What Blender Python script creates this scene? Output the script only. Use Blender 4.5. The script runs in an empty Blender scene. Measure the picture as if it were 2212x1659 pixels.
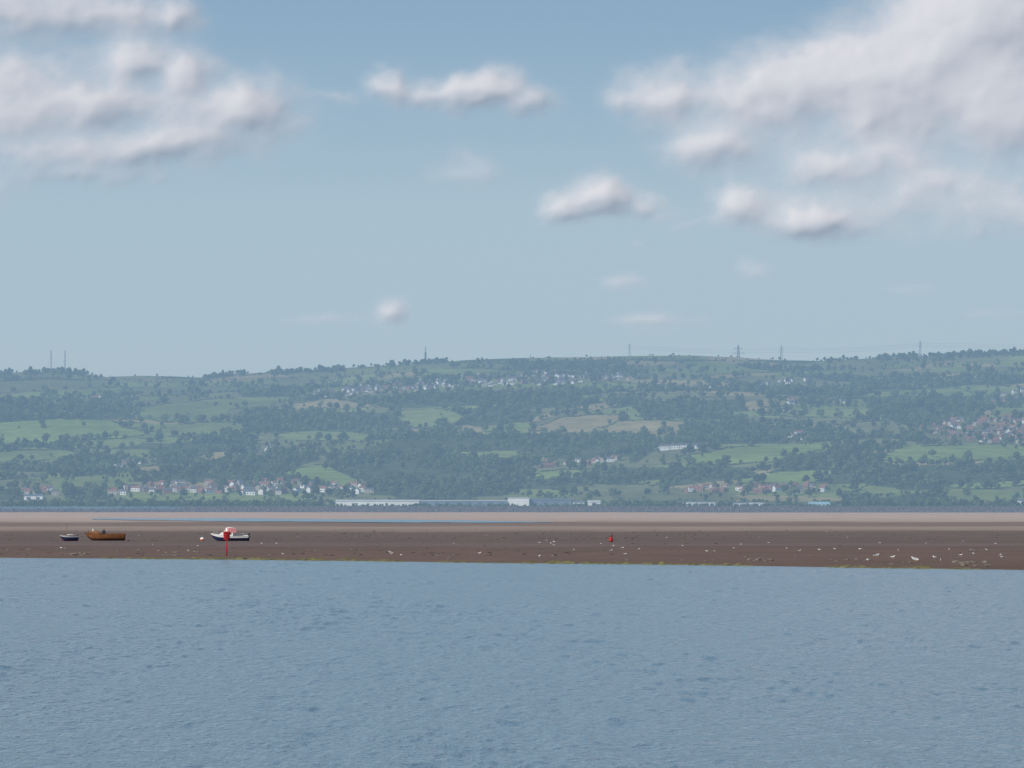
import bpy, math, random
import numpy as np
from mathutils import Vector
rng=np.random.default_rng(7); random.seed(7)
F=12641.0; CX=1106.0; HY=1085.0; CH=10.0
sc=bpy.context.scene
# ---------------------------------------------------------------- helpers
def hsh(ix,iy,seed):
    n=(ix.astype(np.int64)*374761393+iy.astype(np.int64)*668265263+seed*1442695041)&0x7fffffff
    n=((n^(n>>13))*1274126177)&0x7fffffff
    n=(n^(n>>16))&0xffffff
    return n/float(0xffffff)
def vnoise(x,y,seed=0):
    ix=np.floor(x);iy=np.floor(y);fx=x-ix;fy=y-iy
    fx=fx*fx*fx*(fx*(fx*6-15)+10);fy=fy*fy*fy*(fy*(fy*6-15)+10)
    a=hsh(ix,iy,seed);b=hsh(ix+1,iy,seed);c=hsh(ix,iy+1,seed);d=hsh(ix+1,iy+1,seed)
    return (a*(1-fx)+b*fx)*(1-fy)+(c*(1-fx)+d*fx)*fy
def fbm(x,y,seed=0,o=4,g=0.5):
    s=0;a=1;t=0
    for i in range(o):
        s=s+a*vnoise(x*2**i+17.3*i,y*2**i+5.1*i,seed+i);t+=a;a*=g
    return s/t
def cellular(x,y,seed):
    ix=np.floor(x);iy=np.floor(y)
    d1=np.full(x.shape,9.);d2=np.full(x.shape,9.);idv=np.zeros(x.shape)
    for a in(-1,0,1):
        for b in(-1,0,1):
            cx=ix+a;cy=iy+b
            jx=cx+.1+.8*hsh(cx,cy,seed);jy=cy+.1+.8*hsh(cx,cy,seed+1)
            d=np.hypot(x-jx,y-jy);h=hsh(cx,cy,seed+2)
            new=d<d1
            d2=np.where(new,d1,np.minimum(d2,d));idv=np.where(new,h,idv);d1=np.where(new,d,d1)
    return idv,d2-d1
def ss(a,b,x):
    t=np.clip((x-a)/(b-a),0,1);return t*t*(3-2*t)
def inpoly(px,py,poly):
    r=np.zeros(px.shape,bool);n=len(poly)
    for i in range(n):
        x1,y1=poly[i];x2,y2=poly[(i+1)%n]
        if y1==y2: continue
        c=((y1>py)!=(y2>py))&(px<(x2-x1)*(py-y1)/(y2-y1)+x1)
        r^=c
    return r
def link(o,parent=None):
    sc.collection.objects.link(o)
    if parent: o.parent=parent
    return o
def np_mesh(name,co,faces,mats=(),fm=None,smooth=False):
    me=bpy.data.meshes.new(name)
    co=np.asarray(co,dtype=np.float32);faces=np.asarray(faces,dtype=np.int32)
    me.vertices.add(len(co));me.vertices.foreach_set('co',co.ravel())
    k=faces.shape[1]
    me.loops.add(faces.size);me.loops.foreach_set('vertex_index',faces.ravel())
    me.polygons.add(len(faces));me.polygons.foreach_set('loop_start',np.arange(0,faces.size,k,dtype=np.int32))
    for m in mats: me.materials.append(m)
    if fm is not None: me.polygons.foreach_set('material_index',np.asarray(fm,dtype=np.int32))
    me.polygons.foreach_set('use_smooth',np.full(len(faces),smooth))
    me.update(calc_edges=True);me.validate()
    return me
def grid_faces(nr,nc):
    i=np.arange(nr-1)[:,None]*nc+np.arange(nc-1)[None,:]
    i=i.ravel();return np.stack([i,i+1,i+nc+1,i+nc],1)
class MB:
    def __init__(s): s.v=[];s.f=[];s.m=[]
    def add(s,vs,fs,m=0):
        b=len(s.v);s.v+= [tuple(v) for v in vs]
        for i,f in enumerate(fs):
            s.f.append([b+k for k in f]);s.m.append(m[i] if isinstance(m,(list,tuple)) else m)
    def box(s,x0,x1,y0,y1,z0,z1,m=0):
        s.add([(x0,y0,z0),(x1,y0,z0),(x1,y1,z0),(x0,y1,z0),(x0,y0,z1),(x1,y0,z1),(x1,y1,z1),(x0,y1,z1)],
              [(0,3,2,1),(4,5,6,7),(0,1,5,4),(1,2,6,5),(2,3,7,6),(3,0,4,7)],m)
    def bar(s,p,q,r,m=0,n=4,r2=None):
        p=Vector(p);q=Vector(q);d=(q-p).normalized()
        u=d.cross(Vector((0,0,1)));
        if u.length<.01:u=Vector((1,0,0))
        u.normalize();w=d.cross(u);r2=r if r2 is None else r2
        vs=[];
        for c,rr in((p,r),(q,r2)):
            for i in range(n):
                a=2*math.pi*(i+.5)/n;vs.append(c+u*math.cos(a)*rr+w*math.sin(a)*rr)
        fs=[(i,(i+1)%n,n+(i+1)%n,n+i) for i in range(n)]+[tuple(range(n-1,-1,-1)),tuple(range(n,2*n))]
        s.add(vs,fs,m)
    def loft(s,rings,m=0,n=10):
        # rings: (x,y,z,ry,rz) along x
        b=[];
        for (x,y,z,ry,rz) in rings:
            for i in range(n):
                a=2*math.pi*i/n;b.append((x,y+ry*math.cos(a),z+rz*math.sin(a)))
        fs=[];ms=[]
        for k in range(len(rings)-1):
            for i in range(n):
                fs.append((k*n+i,k*n+(i+1)%n,(k+1)*n+(i+1)%n,(k+1)*n+i));ms.append(m[k] if isinstance(m,list) else m)
        fs.append(tuple(range(n-1,-1,-1)));ms.append(ms[0]);fs.append(tuple(range((len(rings)-1)*n,len(rings)*n)));ms.append(ms[-1])
        s.add(b,fs,ms)
    def mesh(s,name,mats,smooth=False):
        me=bpy.data.meshes.new(name);me.from_pydata(s.v,[],s.f)
        for m in mats: me.materials.append(m)
        me.polygons.foreach_set('material_index',s.m)
        me.polygons.foreach_set('use_smooth',[smooth]*len(s.f));me.update();return me
    def obj(s,name,mats,smooth=False,parent=None,loc=(0,0,0),rot=(0,0,0)):
        o=bpy.data.objects.new(name,s.mesh(name,mats,smooth));o.location=loc;o.rotation_euler=rot
        return link(o,parent)
# ---------------------------------------------------------------- materials
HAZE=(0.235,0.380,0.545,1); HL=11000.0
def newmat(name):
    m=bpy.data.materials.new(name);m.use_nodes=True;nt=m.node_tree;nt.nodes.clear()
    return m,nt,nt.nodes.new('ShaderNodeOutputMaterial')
def haze_out(nt,out,shader,L=HL):  # paints aerial haze into the material: bluish glow that grows with world Y
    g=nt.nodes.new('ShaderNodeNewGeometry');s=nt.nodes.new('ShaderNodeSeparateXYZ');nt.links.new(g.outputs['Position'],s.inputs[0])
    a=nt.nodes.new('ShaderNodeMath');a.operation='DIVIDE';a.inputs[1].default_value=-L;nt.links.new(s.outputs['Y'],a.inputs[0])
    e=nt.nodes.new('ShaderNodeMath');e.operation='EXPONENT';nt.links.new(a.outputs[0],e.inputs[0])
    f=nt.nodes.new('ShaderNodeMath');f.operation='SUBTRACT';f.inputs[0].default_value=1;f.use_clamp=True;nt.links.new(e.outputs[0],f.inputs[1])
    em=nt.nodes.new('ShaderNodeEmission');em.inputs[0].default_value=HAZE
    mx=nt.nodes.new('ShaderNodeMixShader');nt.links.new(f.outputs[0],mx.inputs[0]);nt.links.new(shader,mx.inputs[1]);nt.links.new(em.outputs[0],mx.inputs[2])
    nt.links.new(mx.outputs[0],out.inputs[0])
def pmat(name,col,rough=.7,var=.25,scale=2.0,haze=False,spec=.3,objrand=0):
    m,nt,out=newmat(name)
    b=nt.nodes.new('ShaderNodeBsdfPrincipled');b.inputs['Roughness'].default_value=rough;b.inputs['Specular IOR Level'].default_value=spec
    g=nt.nodes.new('ShaderNodeNewGeometry')
    n=nt.nodes.new('ShaderNodeTexNoise');n.inputs['Scale'].default_value=scale;n.inputs['Detail'].default_value=4
    nt.links.new(g.outputs['Position'],n.inputs['Vector'])
    r=nt.nodes.new('ShaderNodeMapRange');r.inputs[1].default_value=.3;r.inputs[2].default_value=.7;r.inputs[3].default_value=1-var;r.inputs[4].default_value=1+var
    nt.links.new(n.outputs['Fac'],r.inputs[0])
    v=nt.nodes.new('ShaderNodeVectorMath');v.operation='SCALE';v.inputs[0].default_value=col;nt.links.new(r.outputs[0],v.inputs['Scale'])
    last=v.outputs[0]
    if objrand:
        oi=nt.nodes.new('ShaderNodeObjectInfo');r2=nt.nodes.new('ShaderNodeMapRange');r2.inputs[3].default_value=1-objrand;r2.inputs[4].default_value=1+objrand
        nt.links.new(oi.outputs['Random'],r2.inputs[0]);v2=nt.nodes.new('ShaderNodeVectorMath');v2.operation='SCALE'
        nt.links.new(last,v2.inputs[0]);nt.links.new(r2.outputs[0],v2.inputs['Scale']);last=v2.outputs[0]
    nt.links.new(last,b.inputs['Base Color'])
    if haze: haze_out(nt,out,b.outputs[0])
    else: nt.links.new(b.outputs[0],out.inputs[0])
    return m
# ---------------------------------------------------------------- terrain function
RX=[-6000,-2500,-900,-400,0,60,110,170,230,300,380,440,500,560,640,720,800,870,940,1020,1100,1180,1250,1360,1430,1500,1600,1680,1760,1850,1950,2050,2120,2212,2500,3200,6000]
RY=[830,815,790,800,806,803,801,804,814,812,813,815,808,805,801,796,791,786,782,777,774,772,771,769,768,768,772,778,780,776,771,767,765,761,757,775,820]
YS=5600.;YF=6150.;YR=10000.
def H(X,Y):
    X=np.asarray(X,float);Y=np.asarray(Y,float)
    px=X/Y*F+CX
    Zr=CH+(HY-np.interp(px,RX,RY))/F*YR
    t=np.clip((Y-YF)/(YR-YF),0,1)
    prof=t*(1.10-.10*t)
    z=5.6+.5*ss(YS,YF,Y)+(Zr-6.1)*prof
    env=np.sin(np.pi*np.clip(t,0,1))**.6
    und=(fbm(X/430+3.1,Y/620+1.7,11,2)-.5)*52+(fbm(X/170,Y/230,21,3)-.5)*13
    z=z+und*env
    b=np.clip(Y-YR,0,None)
    z=z-b*.07-.00001*b*b+(fbm(X/60,Y/60,31,3)-.5)*1.6*ss(YF,YF+300,Y)
    return z
def proj(X,Y,Z): return X/Y*F+CX, HY-(Z-CH)/Y*F
_Y=np.arange(5640,10000,6.0)
def inv(px,py):
    px=np.atleast_1d(np.asarray(px,float));py=np.atleast_1d(np.asarray(py,float))
    res=np.zeros(px.shape)
    for s in range(0,len(px),500):
        a=px[s:s+500,None];X=(a-CX)/F*_Y[None,:];Yg=np.broadcast_to(_Y,X.shape)
        q=HY-(H(X,Yg)-CH)/Yg*F
        ok=q<=py[s:s+500,None]
        idx=np.where(ok.any(1),ok.argmax(1),len(_Y)-1);res[s:s+500]=_Y[idx]
    X=(px-CX)/F*res
    return X,res,H(X,res)
# fields : (colour index, polygon)
G,BG,TAN,DULL,DK=0,1,2,3,4
fields=[
(BG,[(-60,915),(130,905),(240,908),(270,925),(330,935),(290,945),(190,950),(100,960),(-60,957)]),
(G,[(300,880),(400,868),(500,860),(620,856),(610,870),(530,880),(500,885),(460,910),(350,912),(300,900)]),
(G,[(350,920),(460,912),(530,915),(530,935),(440,940),(340,945)]),
(TAN,[(630,872),(720,860),(830,880),(720,884),(640,882)]),
(G,[(840,888),(960,884),(1010,903),(960,920),(880,920)]),
(G,[(590,936),(700,930),(830,940),(780,955),(600,951)]),
(G,[(980,975),(1150,974),(1160,986),(1000,989)]),
(BG,[(600,1020),(700,1003),(780,1040),(740,1048),(640,1030)]),
(TAN,[(1170,920),(1220,900),(1340,896),(1350,905),(1300,925),(1230,938),(1130,942)]),
(TAN,[(1310,925),(1350,908),(1480,910),(1475,940),(1320,941)]),
(BG,[(1470,985),(1600,965),(1790,957),(1800,970),(1700,985),(1650,1000),(1500,1008)]),
(BG,[(1900,985),(1960,963),(2280,960),(2280,985),(2000,1000),(1910,998)]),
(G,[(1830,860),(1900,845),(2060,838),(2120,855),(1950,858)]),
(BG,[(1600,1035),(1680,1020),(1780,1015),(1800,1025),(1760,1041),(1600,1046)]),
(BG,[(1140,1030),(1170,1018),(1270,1015),(1280,1025),(1150,1038)]),
(G,[(900,805),(960,795),(1080,797),(1060,815),(930,820)]),
(G,[(-60,980),(90,972),(170,975),(150,995),(-60,1001)]),
(DULL,[(-60,824),(240,820),(250,835),(100,846),(-60,850)]),
(TAN,[(280,1010),(360,1005),(350,1030),(290,1030)]),
(DULL,[(1590,899),(1700,900),(1910,909),(1800,918),(1640,912)]),
(TAN,[(1930,800),(2060,776),(2050,790),(1980,801)]),
(G,[(1780,1045),(1900,1044),(1850,1059)]),
(DULL,[(-60,1040),(60,1035),(110,1045),(90,1058),(-60,1060)]),
(TAN,[(1510,811),(1640,804),(1700,808),(1560,817)]),
(G,[(2130,870),(2280,867),(2280,905),(2150,900)]),
(G,[(1370,1040),(1440,1034),(1410,1051)]),
(BG,[(2030,1050),(2130,1041),(2280,1036),(2280,1045),(2100,1059)]),
(TAN,[(400,992),(480,975),(530,981),(430,1001)]),
(G,[(1040,925),(1120,912),(1160,918),(1120,935),(1050,936)]),
(TAN,[(1240,880),(1310,868),(1340,878),(1280,888)]),
(DULL,[(1350,852),(1500,846),(1560,858),(1400,866)]),
(G,[(200,950),(300,946),(350,952),(240,968),(140,968)]),
(DULL,[(260,838),(420,834),(560,838),(480,850),(300,856)]),
(G,[(1640,880),(1760,872),(1830,878),(1740,890)]),
(TAN,[(880,925),(960,926),(1000,934),(900,938)]),
]
woods=[
[(-60,870),(250,865),(300,890),(250,904),(-60,912)],
[(530,905),(560,882),(640,890),(860,890),(890,922),(700,930),(530,935)],
[(700,1000),(880,940),(1130,935),(1160,972),(980,972),(960,990),(1280,1000),(1150,1018),(1100,1070),(800,1070),(790,1040)],
[(1480,940),(1520,912),(1800,925),(1860,950),(1560,960),(1480,955)],
[(1160,942),(1400,945),(1430,962),(1380,1000),(1280,1000),(1160,985)],
[(1300,1010),(1620,1010),(1640,1030),(1450,1050),(1280,1045),(1150,1052)],
[(1820,1010),(2280,1000),(2280,1035),(1980,1060),(1810,1040)],
[(120,1000),(180,977),(250,987),(270,1020),(130,1032)],
[(330,962),(540,950),(540,973),(390,992),(320,990)],
[(1870,870),(2130,856),(2130,900),(1980,925),(1900,900)],
[(400,1010),(600,990),(700,990),(600,1022),(400,1035)],
[(640,852),(1250,832),(1260,866),(850,882)],
[(1360,870),(1600,862),(1620,890),(1380,892)],
[(-60,955),(60,955),(90,965),(-60,975)],
[(1650,985),(1880,975),(1900,1000),(1700,1012)],
[(940,900),(1060,880),(1170,890),(1150,912),(1030,922)],
]
# villages: poly,count,white share,roof red share
villages=[
('hillside_village_houses',[(660,850),(760,838),(900,820),(1060,812),(1220,800),(1370,808),(1380,822),(1200,832),(1000,836),(860,850),(700,858)],210,.5,.05,0.68),
('shore_village_houses',[(235,1066),(300,1050),(420,1046),(600,1044),(790,1052),(800,1068),(500,1070),(240,1072)],85,.4,.5,.72),
('shore_village_houses',[(40,1070),(60,1062),(135,1060),(140,1074)],9,.6,.7,.75),
('shore_village_houses',[(1470,1066),(1480,1056),(1780,1050),(1790,1062),(1600,1068)],36,.15,.8,.72),
('estate_houses',[(1985,925),(2060,908),(2280,900),(2280,960),(2120,958),(2040,945)],170,.12,.8,.66),
('hillside_cottages',[(1420,842),(1560,832),(1760,815),(1770,828),(1560,842)],16,.8,.1,.8),
('hillside_cottages',[(1640,880),(1700,868),(1860,862),(1870,872),(1700,880)],8,.7,.3,.8),
('hillside_cottages',[(1140,1012),(1160,1002),(1330,988),(1360,985),(1360,994),(1250,1010)],16,.25,.6,.7),
('hillside_cottages',[(1700,946),(1740,936),(1760,946),(1740,952)],7,.8,.5,.8),
('hillside_cottages',[(2120,850),(2230,840),(2230,872),(2150,872)],14,.3,.6,.7),
('hillside_cottages',[(90,862),(200,852),(320,858),(120,868)],7,.4,.3,.7),
('hillside_cottages',[(450,818),(510,806),(520,816),(470,822)],5,.6,.1,.7),
('hillside_cottages',[(240,1006),(300,1000),(300,1012),(250,1014)],4,.6,.6,.8),
('hillside_cottages',[(530,974),(580,968),(590,976),(540,980)],4,.7,.2,.8),
]
PAL=np.array([(.195,.245,.085),(.205,.275,.083),(.32,.275,.14),(.175,.19,.092),(.075,.10,.048)])
def classify(X,Y,px,py):
    """returns class index, tree probability"""
    wxn=(fbm(X/90,Y/90,41,2)-.5)
    idv,edge=cellular(X/105+wxn*.6,Y/170+wxn*.5,51)
    cls=np.full(X.shape,DK);prob=np.full(X.shape,.55)
    t=np.clip((Y-YF)/(YR-YF),0,1)
    isf=idv>(.30-.10*t)
    cls=np.where(isf,np.where(idv>.86,TAN,np.where(idv>.55,G,DULL)),cls)
    prob=np.where(isf,.02,prob)
    prob=np.where(isf&(edge<.07),.5,prob)
    clump=fbm(X/70,Y/110,61,3)
    prob=np.where(~isf,prob*ss(.36,.55,clump)*1.3+.05,prob)
    # upper moor
    moor=(t>.80);prob=np.where(moor,prob*.55,prob)
    jx=px+(fbm(X/60,Y/60,71,2)-.5)*14;jy=py+(fbm(X/60+9,Y/60,73,2)-.5)*4
    for w in woods:
        k=inpoly(jx,jy,w);cls=np.where(k,DK,cls);prob=np.where(k,.12+.75*ss(.40,.53,clump),prob)
    for c,pol in fields:
        k=inpoly(jx,jy-6,pol);prob=np.where(k,prob*.25,prob)
        k=inpoly(jx,jy,pol);cls=np.where(k,c,cls);prob=np.where(k,.008,prob)
    for v in villages:
        k=inpoly(px,py,v[1])|inpoly(px,py-6,v[1])|inpoly(px,py-12,v[1]);cls=np.where(k&(cls==DK),DULL,cls);prob=np.where(k,.13,prob)
    plain=Y<YF+60
    cls=np.where(plain,DULL,cls)
    prob=np.where(plain,.3+.5*ss(.45,.6,clump),prob)
    return cls,prob
# terrain mesh
cols=np.concatenate([np.linspace(-9000,-200,70)[:-1],np.linspace(-200,2412,1250),np.linspace(2412,11000,70)[1:]])
rows=np.concatenate([np.linspace(5610,10150,560),np.linspace(10150,16000,40)[1:]])
YY,PX=np.meshgrid(rows,cols,indexing='ij')
XX=(PX-CX)/F*YY
ZZ=H(XX,YY)
_,PY=proj(XX,YY,ZZ)
cls,_p=classify(XX,YY,PX,PY)
col=PAL[cls]
# per-field tint
tint=.75+.5*fbm(XX/220,YY/300,81,2)
col=col*tint[...,None]
m,nt,out=newmat('hill_fields')
at=nt.nodes.new('ShaderNodeAttribute');at.attribute_name='land'
g=nt.nodes.new('ShaderNodeNewGeometry')
n=nt.nodes.new('ShaderNodeTexNoise');n.inputs['Scale'].default_value=.03;n.inputs['Detail'].default_value=8;n.inputs['Roughness'].default_value=.65
nt.links.new(g.outputs['Position'],n.inputs['Vector'])
r=nt.nodes.new('ShaderNodeMapRange');r.inputs[1].default_value=.3;r.inputs[2].default_value=.7;r.inputs[3].default_value=.72;r.inputs[4].default_value=1.28
nt.links.new(n.outputs['Fac'],r.inputs[0])
v=nt.nodes.new('ShaderNodeVectorMath');v.operation='SCALE';nt.links.new(at.outputs['Color'],v.inputs[0]);nt.links.new(r.outputs[0],v.inputs['Scale'])
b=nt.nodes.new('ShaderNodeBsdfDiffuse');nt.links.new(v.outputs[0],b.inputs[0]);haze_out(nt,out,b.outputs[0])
me=np_mesh('hills',np.stack([XX,YY,ZZ],-1).reshape(-1,3),grid_faces(len(rows),len(cols)),[m],smooth=True)
ca=me.attributes.new('land','FLOAT_COLOR','POINT')
ca.data.foreach_set('color',np.concatenate([col.reshape(-1,3),np.ones((col.size//3,1))],1).astype(np.float32).ravel())
link(bpy.data.objects.new('hills',me))
# ---------------------------------------------------------------- trees
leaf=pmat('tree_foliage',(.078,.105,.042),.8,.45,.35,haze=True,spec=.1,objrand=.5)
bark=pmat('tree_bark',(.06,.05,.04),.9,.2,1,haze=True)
def tree_mesh(seed,tall=1.0,scrub=False):
    R=random.Random(seed);mb=MB()
    hgt=10*tall;cr=4.6
    if not scrub:
        mb.bar((0,0,-1),(0.2,0.1,hgt*.45),.42,1,6,.25)
        for i in range(5):
            a=R.random()*6.28;mb.bar((0.1,0,hgt*(.25+.04*i)),(math.cos(a)*cr*.6,math.sin(a)*cr*.6,hgt*(.5+.06*i)),.2,1,4,.08)
    lobes=[]
    nl=9 if not scrub else 6
    for i in range(nl):
        a=R.random()*6.28;rr=cr*.62*math.sqrt(R.random());z=hgt*(.32+.5*R.random()) if not scrub else hgt*.25*R.random()+1
        k=1-.45*abs(z/hgt-.5)
        lobes.append((math.cos(a)*rr*k,math.sin(a)*rr*k,z,cr*R.uniform(.34,.55)))
    lobes.append((0,0,hgt*(.8 if not scrub else .25),cr*.45))
    for (x,y,z,r) in lobes:
        # dark inner core
        n=6;vs=[];
        for k in range(1,4):
            th=math.pi*k/4
            for i in range(n):
                a=2*math.pi*i/n;q=r*.72*R.uniform(.8,1.15)
                vs.append((x+q*math.sin(th)*math.cos(a),y+q*math.sin(th)*math.sin(a),z+q*math.cos(th)*.9))
        top=len(vs);vs+= [(x,y,z+r*.7),(x,y,z-r*.6)]
        fs=[(k*n+i,(k+1)*n+i,(k+1)*n+(i+1)%n,k*n+(i+1)%n) for k in range(2) for i in range(n)]
        fs+=[(top,i,(i+1)%n) for i in range(n)]+[(top+1,2*n+(i+1)%n,2*n+i) for i in range(n)]
        mb.add(vs,fs,0)
        for i in range(34):
            d=Vector((R.gauss(0,1),R.gauss(0,1),R.gauss(.25,1))).normalized()
            c=Vector((x,y,z))+d*r*R.uniform(.75,1.15);s=R.uniform(.35,.8)
            nn=(d+Vector((R.gauss(0,.4),R.gauss(0,.4),R.gauss(0,.4)))).normalized()
            u=nn.orthogonal().normalized();w=nn.cross(u)
            a=R.random()*3;uu=u*math.cos(a)+w*math.sin(a);ww=nn.cross(uu)
            mb.add([c-uu*s,c+ww*s*.8,c+uu*s,c-ww*s*.8],[(0,1,2,3)],0)
    return mb.mesh('tree',[leaf,bark])
src=bpy.data.collections.new('tree_kinds')
for i,(t,sb) in enumerate([(1,0),(1.15,0),(.9,0),(1.05,0),(1.3,0),(.9,1),(1,1)]):
    src.objects.link(bpy.data.objects.new('tree_kind_%d'%i,tree_mesh(100+i,t,bool(sb))))
def scatter(name,P,S,I,coll):
    me=bpy.data.meshes.new(name);me.vertices.add(len(P));me.vertices.foreach_set('co',np.asarray(P,np.float32).ravel())
    a=me.attributes.new('scl','FLOAT_VECTOR','POINT');a.data.foreach_set('vector',np.asarray(S,np.float32).ravel())
    rr=np.zeros((len(P),3),np.float32);rr[:,2]=rng.random(len(P))*6.28
    a=me.attributes.new('rot','FLOAT_VECTOR','POINT');a.data.foreach_set('vector',rr.ravel())
    a=me.attributes.new('idx','INT','POINT');a.data.foreach_set('value',np.asarray(I,np.int32))
    o=link(bpy.data.objects.new(name,me))
    ng=bpy.data.node_groups.new(name+'_scatter','GeometryNodeTree')
    ng.interface.new_socket('Geometry',in_out='INPUT',socket_type='NodeSocketGeometry')
    ng.interface.new_socket('Geometry',in_out='OUTPUT',socket_type='NodeSocketGeometry')
    N=ng.nodes;L=ng.links
    gi=N.new('NodeGroupInput');go=N.new('NodeGroupOutput');ip=N.new('GeometryNodeInstanceOnPoints')
    ci=N.new('GeometryNodeCollectionInfo');ci.inputs['Collection'].default_value=coll;ci.inputs['Separate Children'].default_value=True;ci.inputs['Reset Children'].default_value=True
    def na(t,nm):
        x=N.new('GeometryNodeInputNamedAttribute');x.data_type=t;x.inputs['Name'].default_value=nm
        return [s for s in x.outputs if s.enabled and s.name=='Attribute'][0]
    L.new(gi.outputs[0],ip.inputs['Points']);L.new(ci.outputs[0],ip.inputs['Instance']);ip.inputs['Pick Instance'].default_value=True
    L.new(na('INT','idx'),ip.inputs['Instance Index']);L.new(na('FLOAT_VECTOR','rot'),ip.inputs['Rotation']);L.new(na('FLOAT_VECTOR','scl'),ip.inputs['Scale'])
    L.new(ip.outputs[0],go.inputs[0])
    md=o.modifiers.new('scatter','NODES');md.node_group=ng
    return o
N=105000
cY=np.sqrt(rng.random(N)*(10090**2-5670**2)+5670**2)
cpx=rng.uniform(-420,2632,N);cX=(cpx-CX)/F*cY;cZ=H(cX,cY);_,cpy=proj(cX,cY,cZ)
_c,pr=classify(cX,cY,cpx,cpy)
# ridge crest tree belts
crest=(cY>9850)
belt=((cpx>440)&(cpx<530))|((cpx>560)&(cpx<970))|(cpx>1740)|(cpx<200)
pr=np.where(crest,np.where(belt,.6*ss(.35,.6,fbm(cpx/40,cpx*0,66,3))+.1,.03),pr)
shedz=(cY<6075)&(((cpx>700)&(cpx<1320))|((cpx>1460)&(cpx<1820)))
pr=np.where(shedz&(cY>5950),0,pr)
pr=np.where(shedz&(cY<=5950),.45,pr)
pr=np.where((cY<5760),pr*.5,pr)
k=rng.random(N)<pr
X,Y,Z=cX[k],cY[k],cZ[k];sz_=shedz[k];bl=(belt&crest)[k];n=len(X);print('trees',n)
t=np.clip((Y-YF)/(YR-YF),0,1)
big=rng.random(n)**2.2
s=(.42+.75*big)*np.where(bl,.82,np.where(Y>9600,.55,1))*np.where(Y<YF+60,.6,1)*np.where(sz_,.5,1)
S=np.stack([s*rng.uniform(.95,1.35,n),s*rng.uniform(.95,1.35,n),s*rng.uniform(.8,1.1,n)],1)
I=rng.integers(0,5,n)
scatter('distant_woodland',np.stack([X,Y,Z-.3],1),S,I,src)
# hedgerows along field polygons
hx=[];hy=[]
for c,pol in fields:
    for i in range(len(pol)):
        a=pol[i];b2=pol[(i+1)%len(pol)];L=math.hypot(b2[0]-a[0],(b2[1]-a[1])*2)
        q=max(2,int(L/2.6))
        for j in range(q):
            if fbm(np.array([a[0]/40+j*.04]),np.array([a[1]*1.]),5,1)[0]<.3: continue
            f=j/q;hx.append(a[0]+(b2[0]-a[0])*f+random.gauss(0,.8));hy.append(a[1]+(b2[1]-a[1])*f+random.gauss(0,.5)+1.2*math.sin(f*7+i))
hX,hY_,hZ=inv(np.array(hx),np.array(hy));n=len(hX)
s=np.where(rng.random(n)<.13,rng.uniform(.55,1.15,n),rng.uniform(.2,.36,n))
I=np.where(s>.5,rng.integers(0,5,n),rng.integers(5,7,n))
scatter('hedgerows',np.stack([hX,hY_,hZ-.3],1),np.stack([s*1.3,s*1.3,s],1),I,src)
# ---------------------------------------------------------------- houses
wallw=pmat('white_render_wall',(.66,.65,.61),.8,.08,.2,haze=True)
wallc=pmat('cream_render_wall',(.40,.35,.29),.8,.1,.2,haze=True)
wallb=pmat('brick_wall',(.25,.14,.10),.85,.15,.3,haze=True)
rslate=pmat('slate_roof',(.12,.12,.14),.7,.2,.3,haze=True)
rred=pmat('tile_roof',(.24,.12,.09),.8,.25,.3,haze=True)
glass=pmat('window_glass',(.04,.05,.06),.2,.1,1,haze=True,spec=.5)
HM=[wallw,wallc,wallb,rslate,rred,glass]
def house(mb,x,y,z,ang,w,d,h,rh,wm,rm,ch=True):
    ca,sa=math.cos(ang),math.sin(ang)
    def T(p): return (x+p[0]*ca-p[1]*sa,y+p[0]*sa+p[1]*ca,z+p[2])
    a,b2=w/2,d/2
    vs=[(-a,-b2,-4),(a,-b2,-4),(a,b2,-4),(-a,b2,-4),(-a,-b2,h),(a,-b2,h),(a,b2,h),(-a,b2,h),(-a,0,h+rh),(a,0,h+rh)]
    mb.add([T(p) for p in vs],[(0,1,5,4),(1,2,6,9,5),(2,3,7,6),(3,0,4,8,7)],wm)
    o=.4
    vs=[(-a-o,-b2-o,h-.25),(a+o,-b2-o,h-.25),(a+o,0,h+rh+.1),(-a-o,0,h+rh+.1),(-a-o,b2+o,h-.25),(a+o,b2+o,h-.25)]
    mb.add([T(p) for p in vs],[(0,1,2,3),(3,2,5,4)],rm)
    # windows & door on both long sides, chimneys
    for sgn in(-1,1):
        yy=sgn*(b2+.03)
        for lv in ((1.0,2.2),(3.6,4.7)):
            if lv[1]>h: continue
            nw=max(2,int(w/3))
            for i in range(nw):
                cx=-a+w*(i+.5)/nw
                mb.add([T(p) for p in [(cx-.6,yy,lv[0]),(cx+.6,yy,lv[0]),(cx+.6,yy,lv[1]),(cx-.6,yy,lv[1])]],[(0,1,2,3)],5)
    if ch:
        q=[(a-1.2,-.5),(a-.2,-.5),(a-.2,.5),(a-1.2,.5)]
        mb.add([T((p[0],p[1],zz)) for zz in(h+rh*.5,h+rh+1.2) for p in q],[(0,1,5,4),(1,2,6,5),(2,3,7,6),(3,0,4,7),(4,5,6,7)],2 if wm==2 else rm)
vill={}
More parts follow.
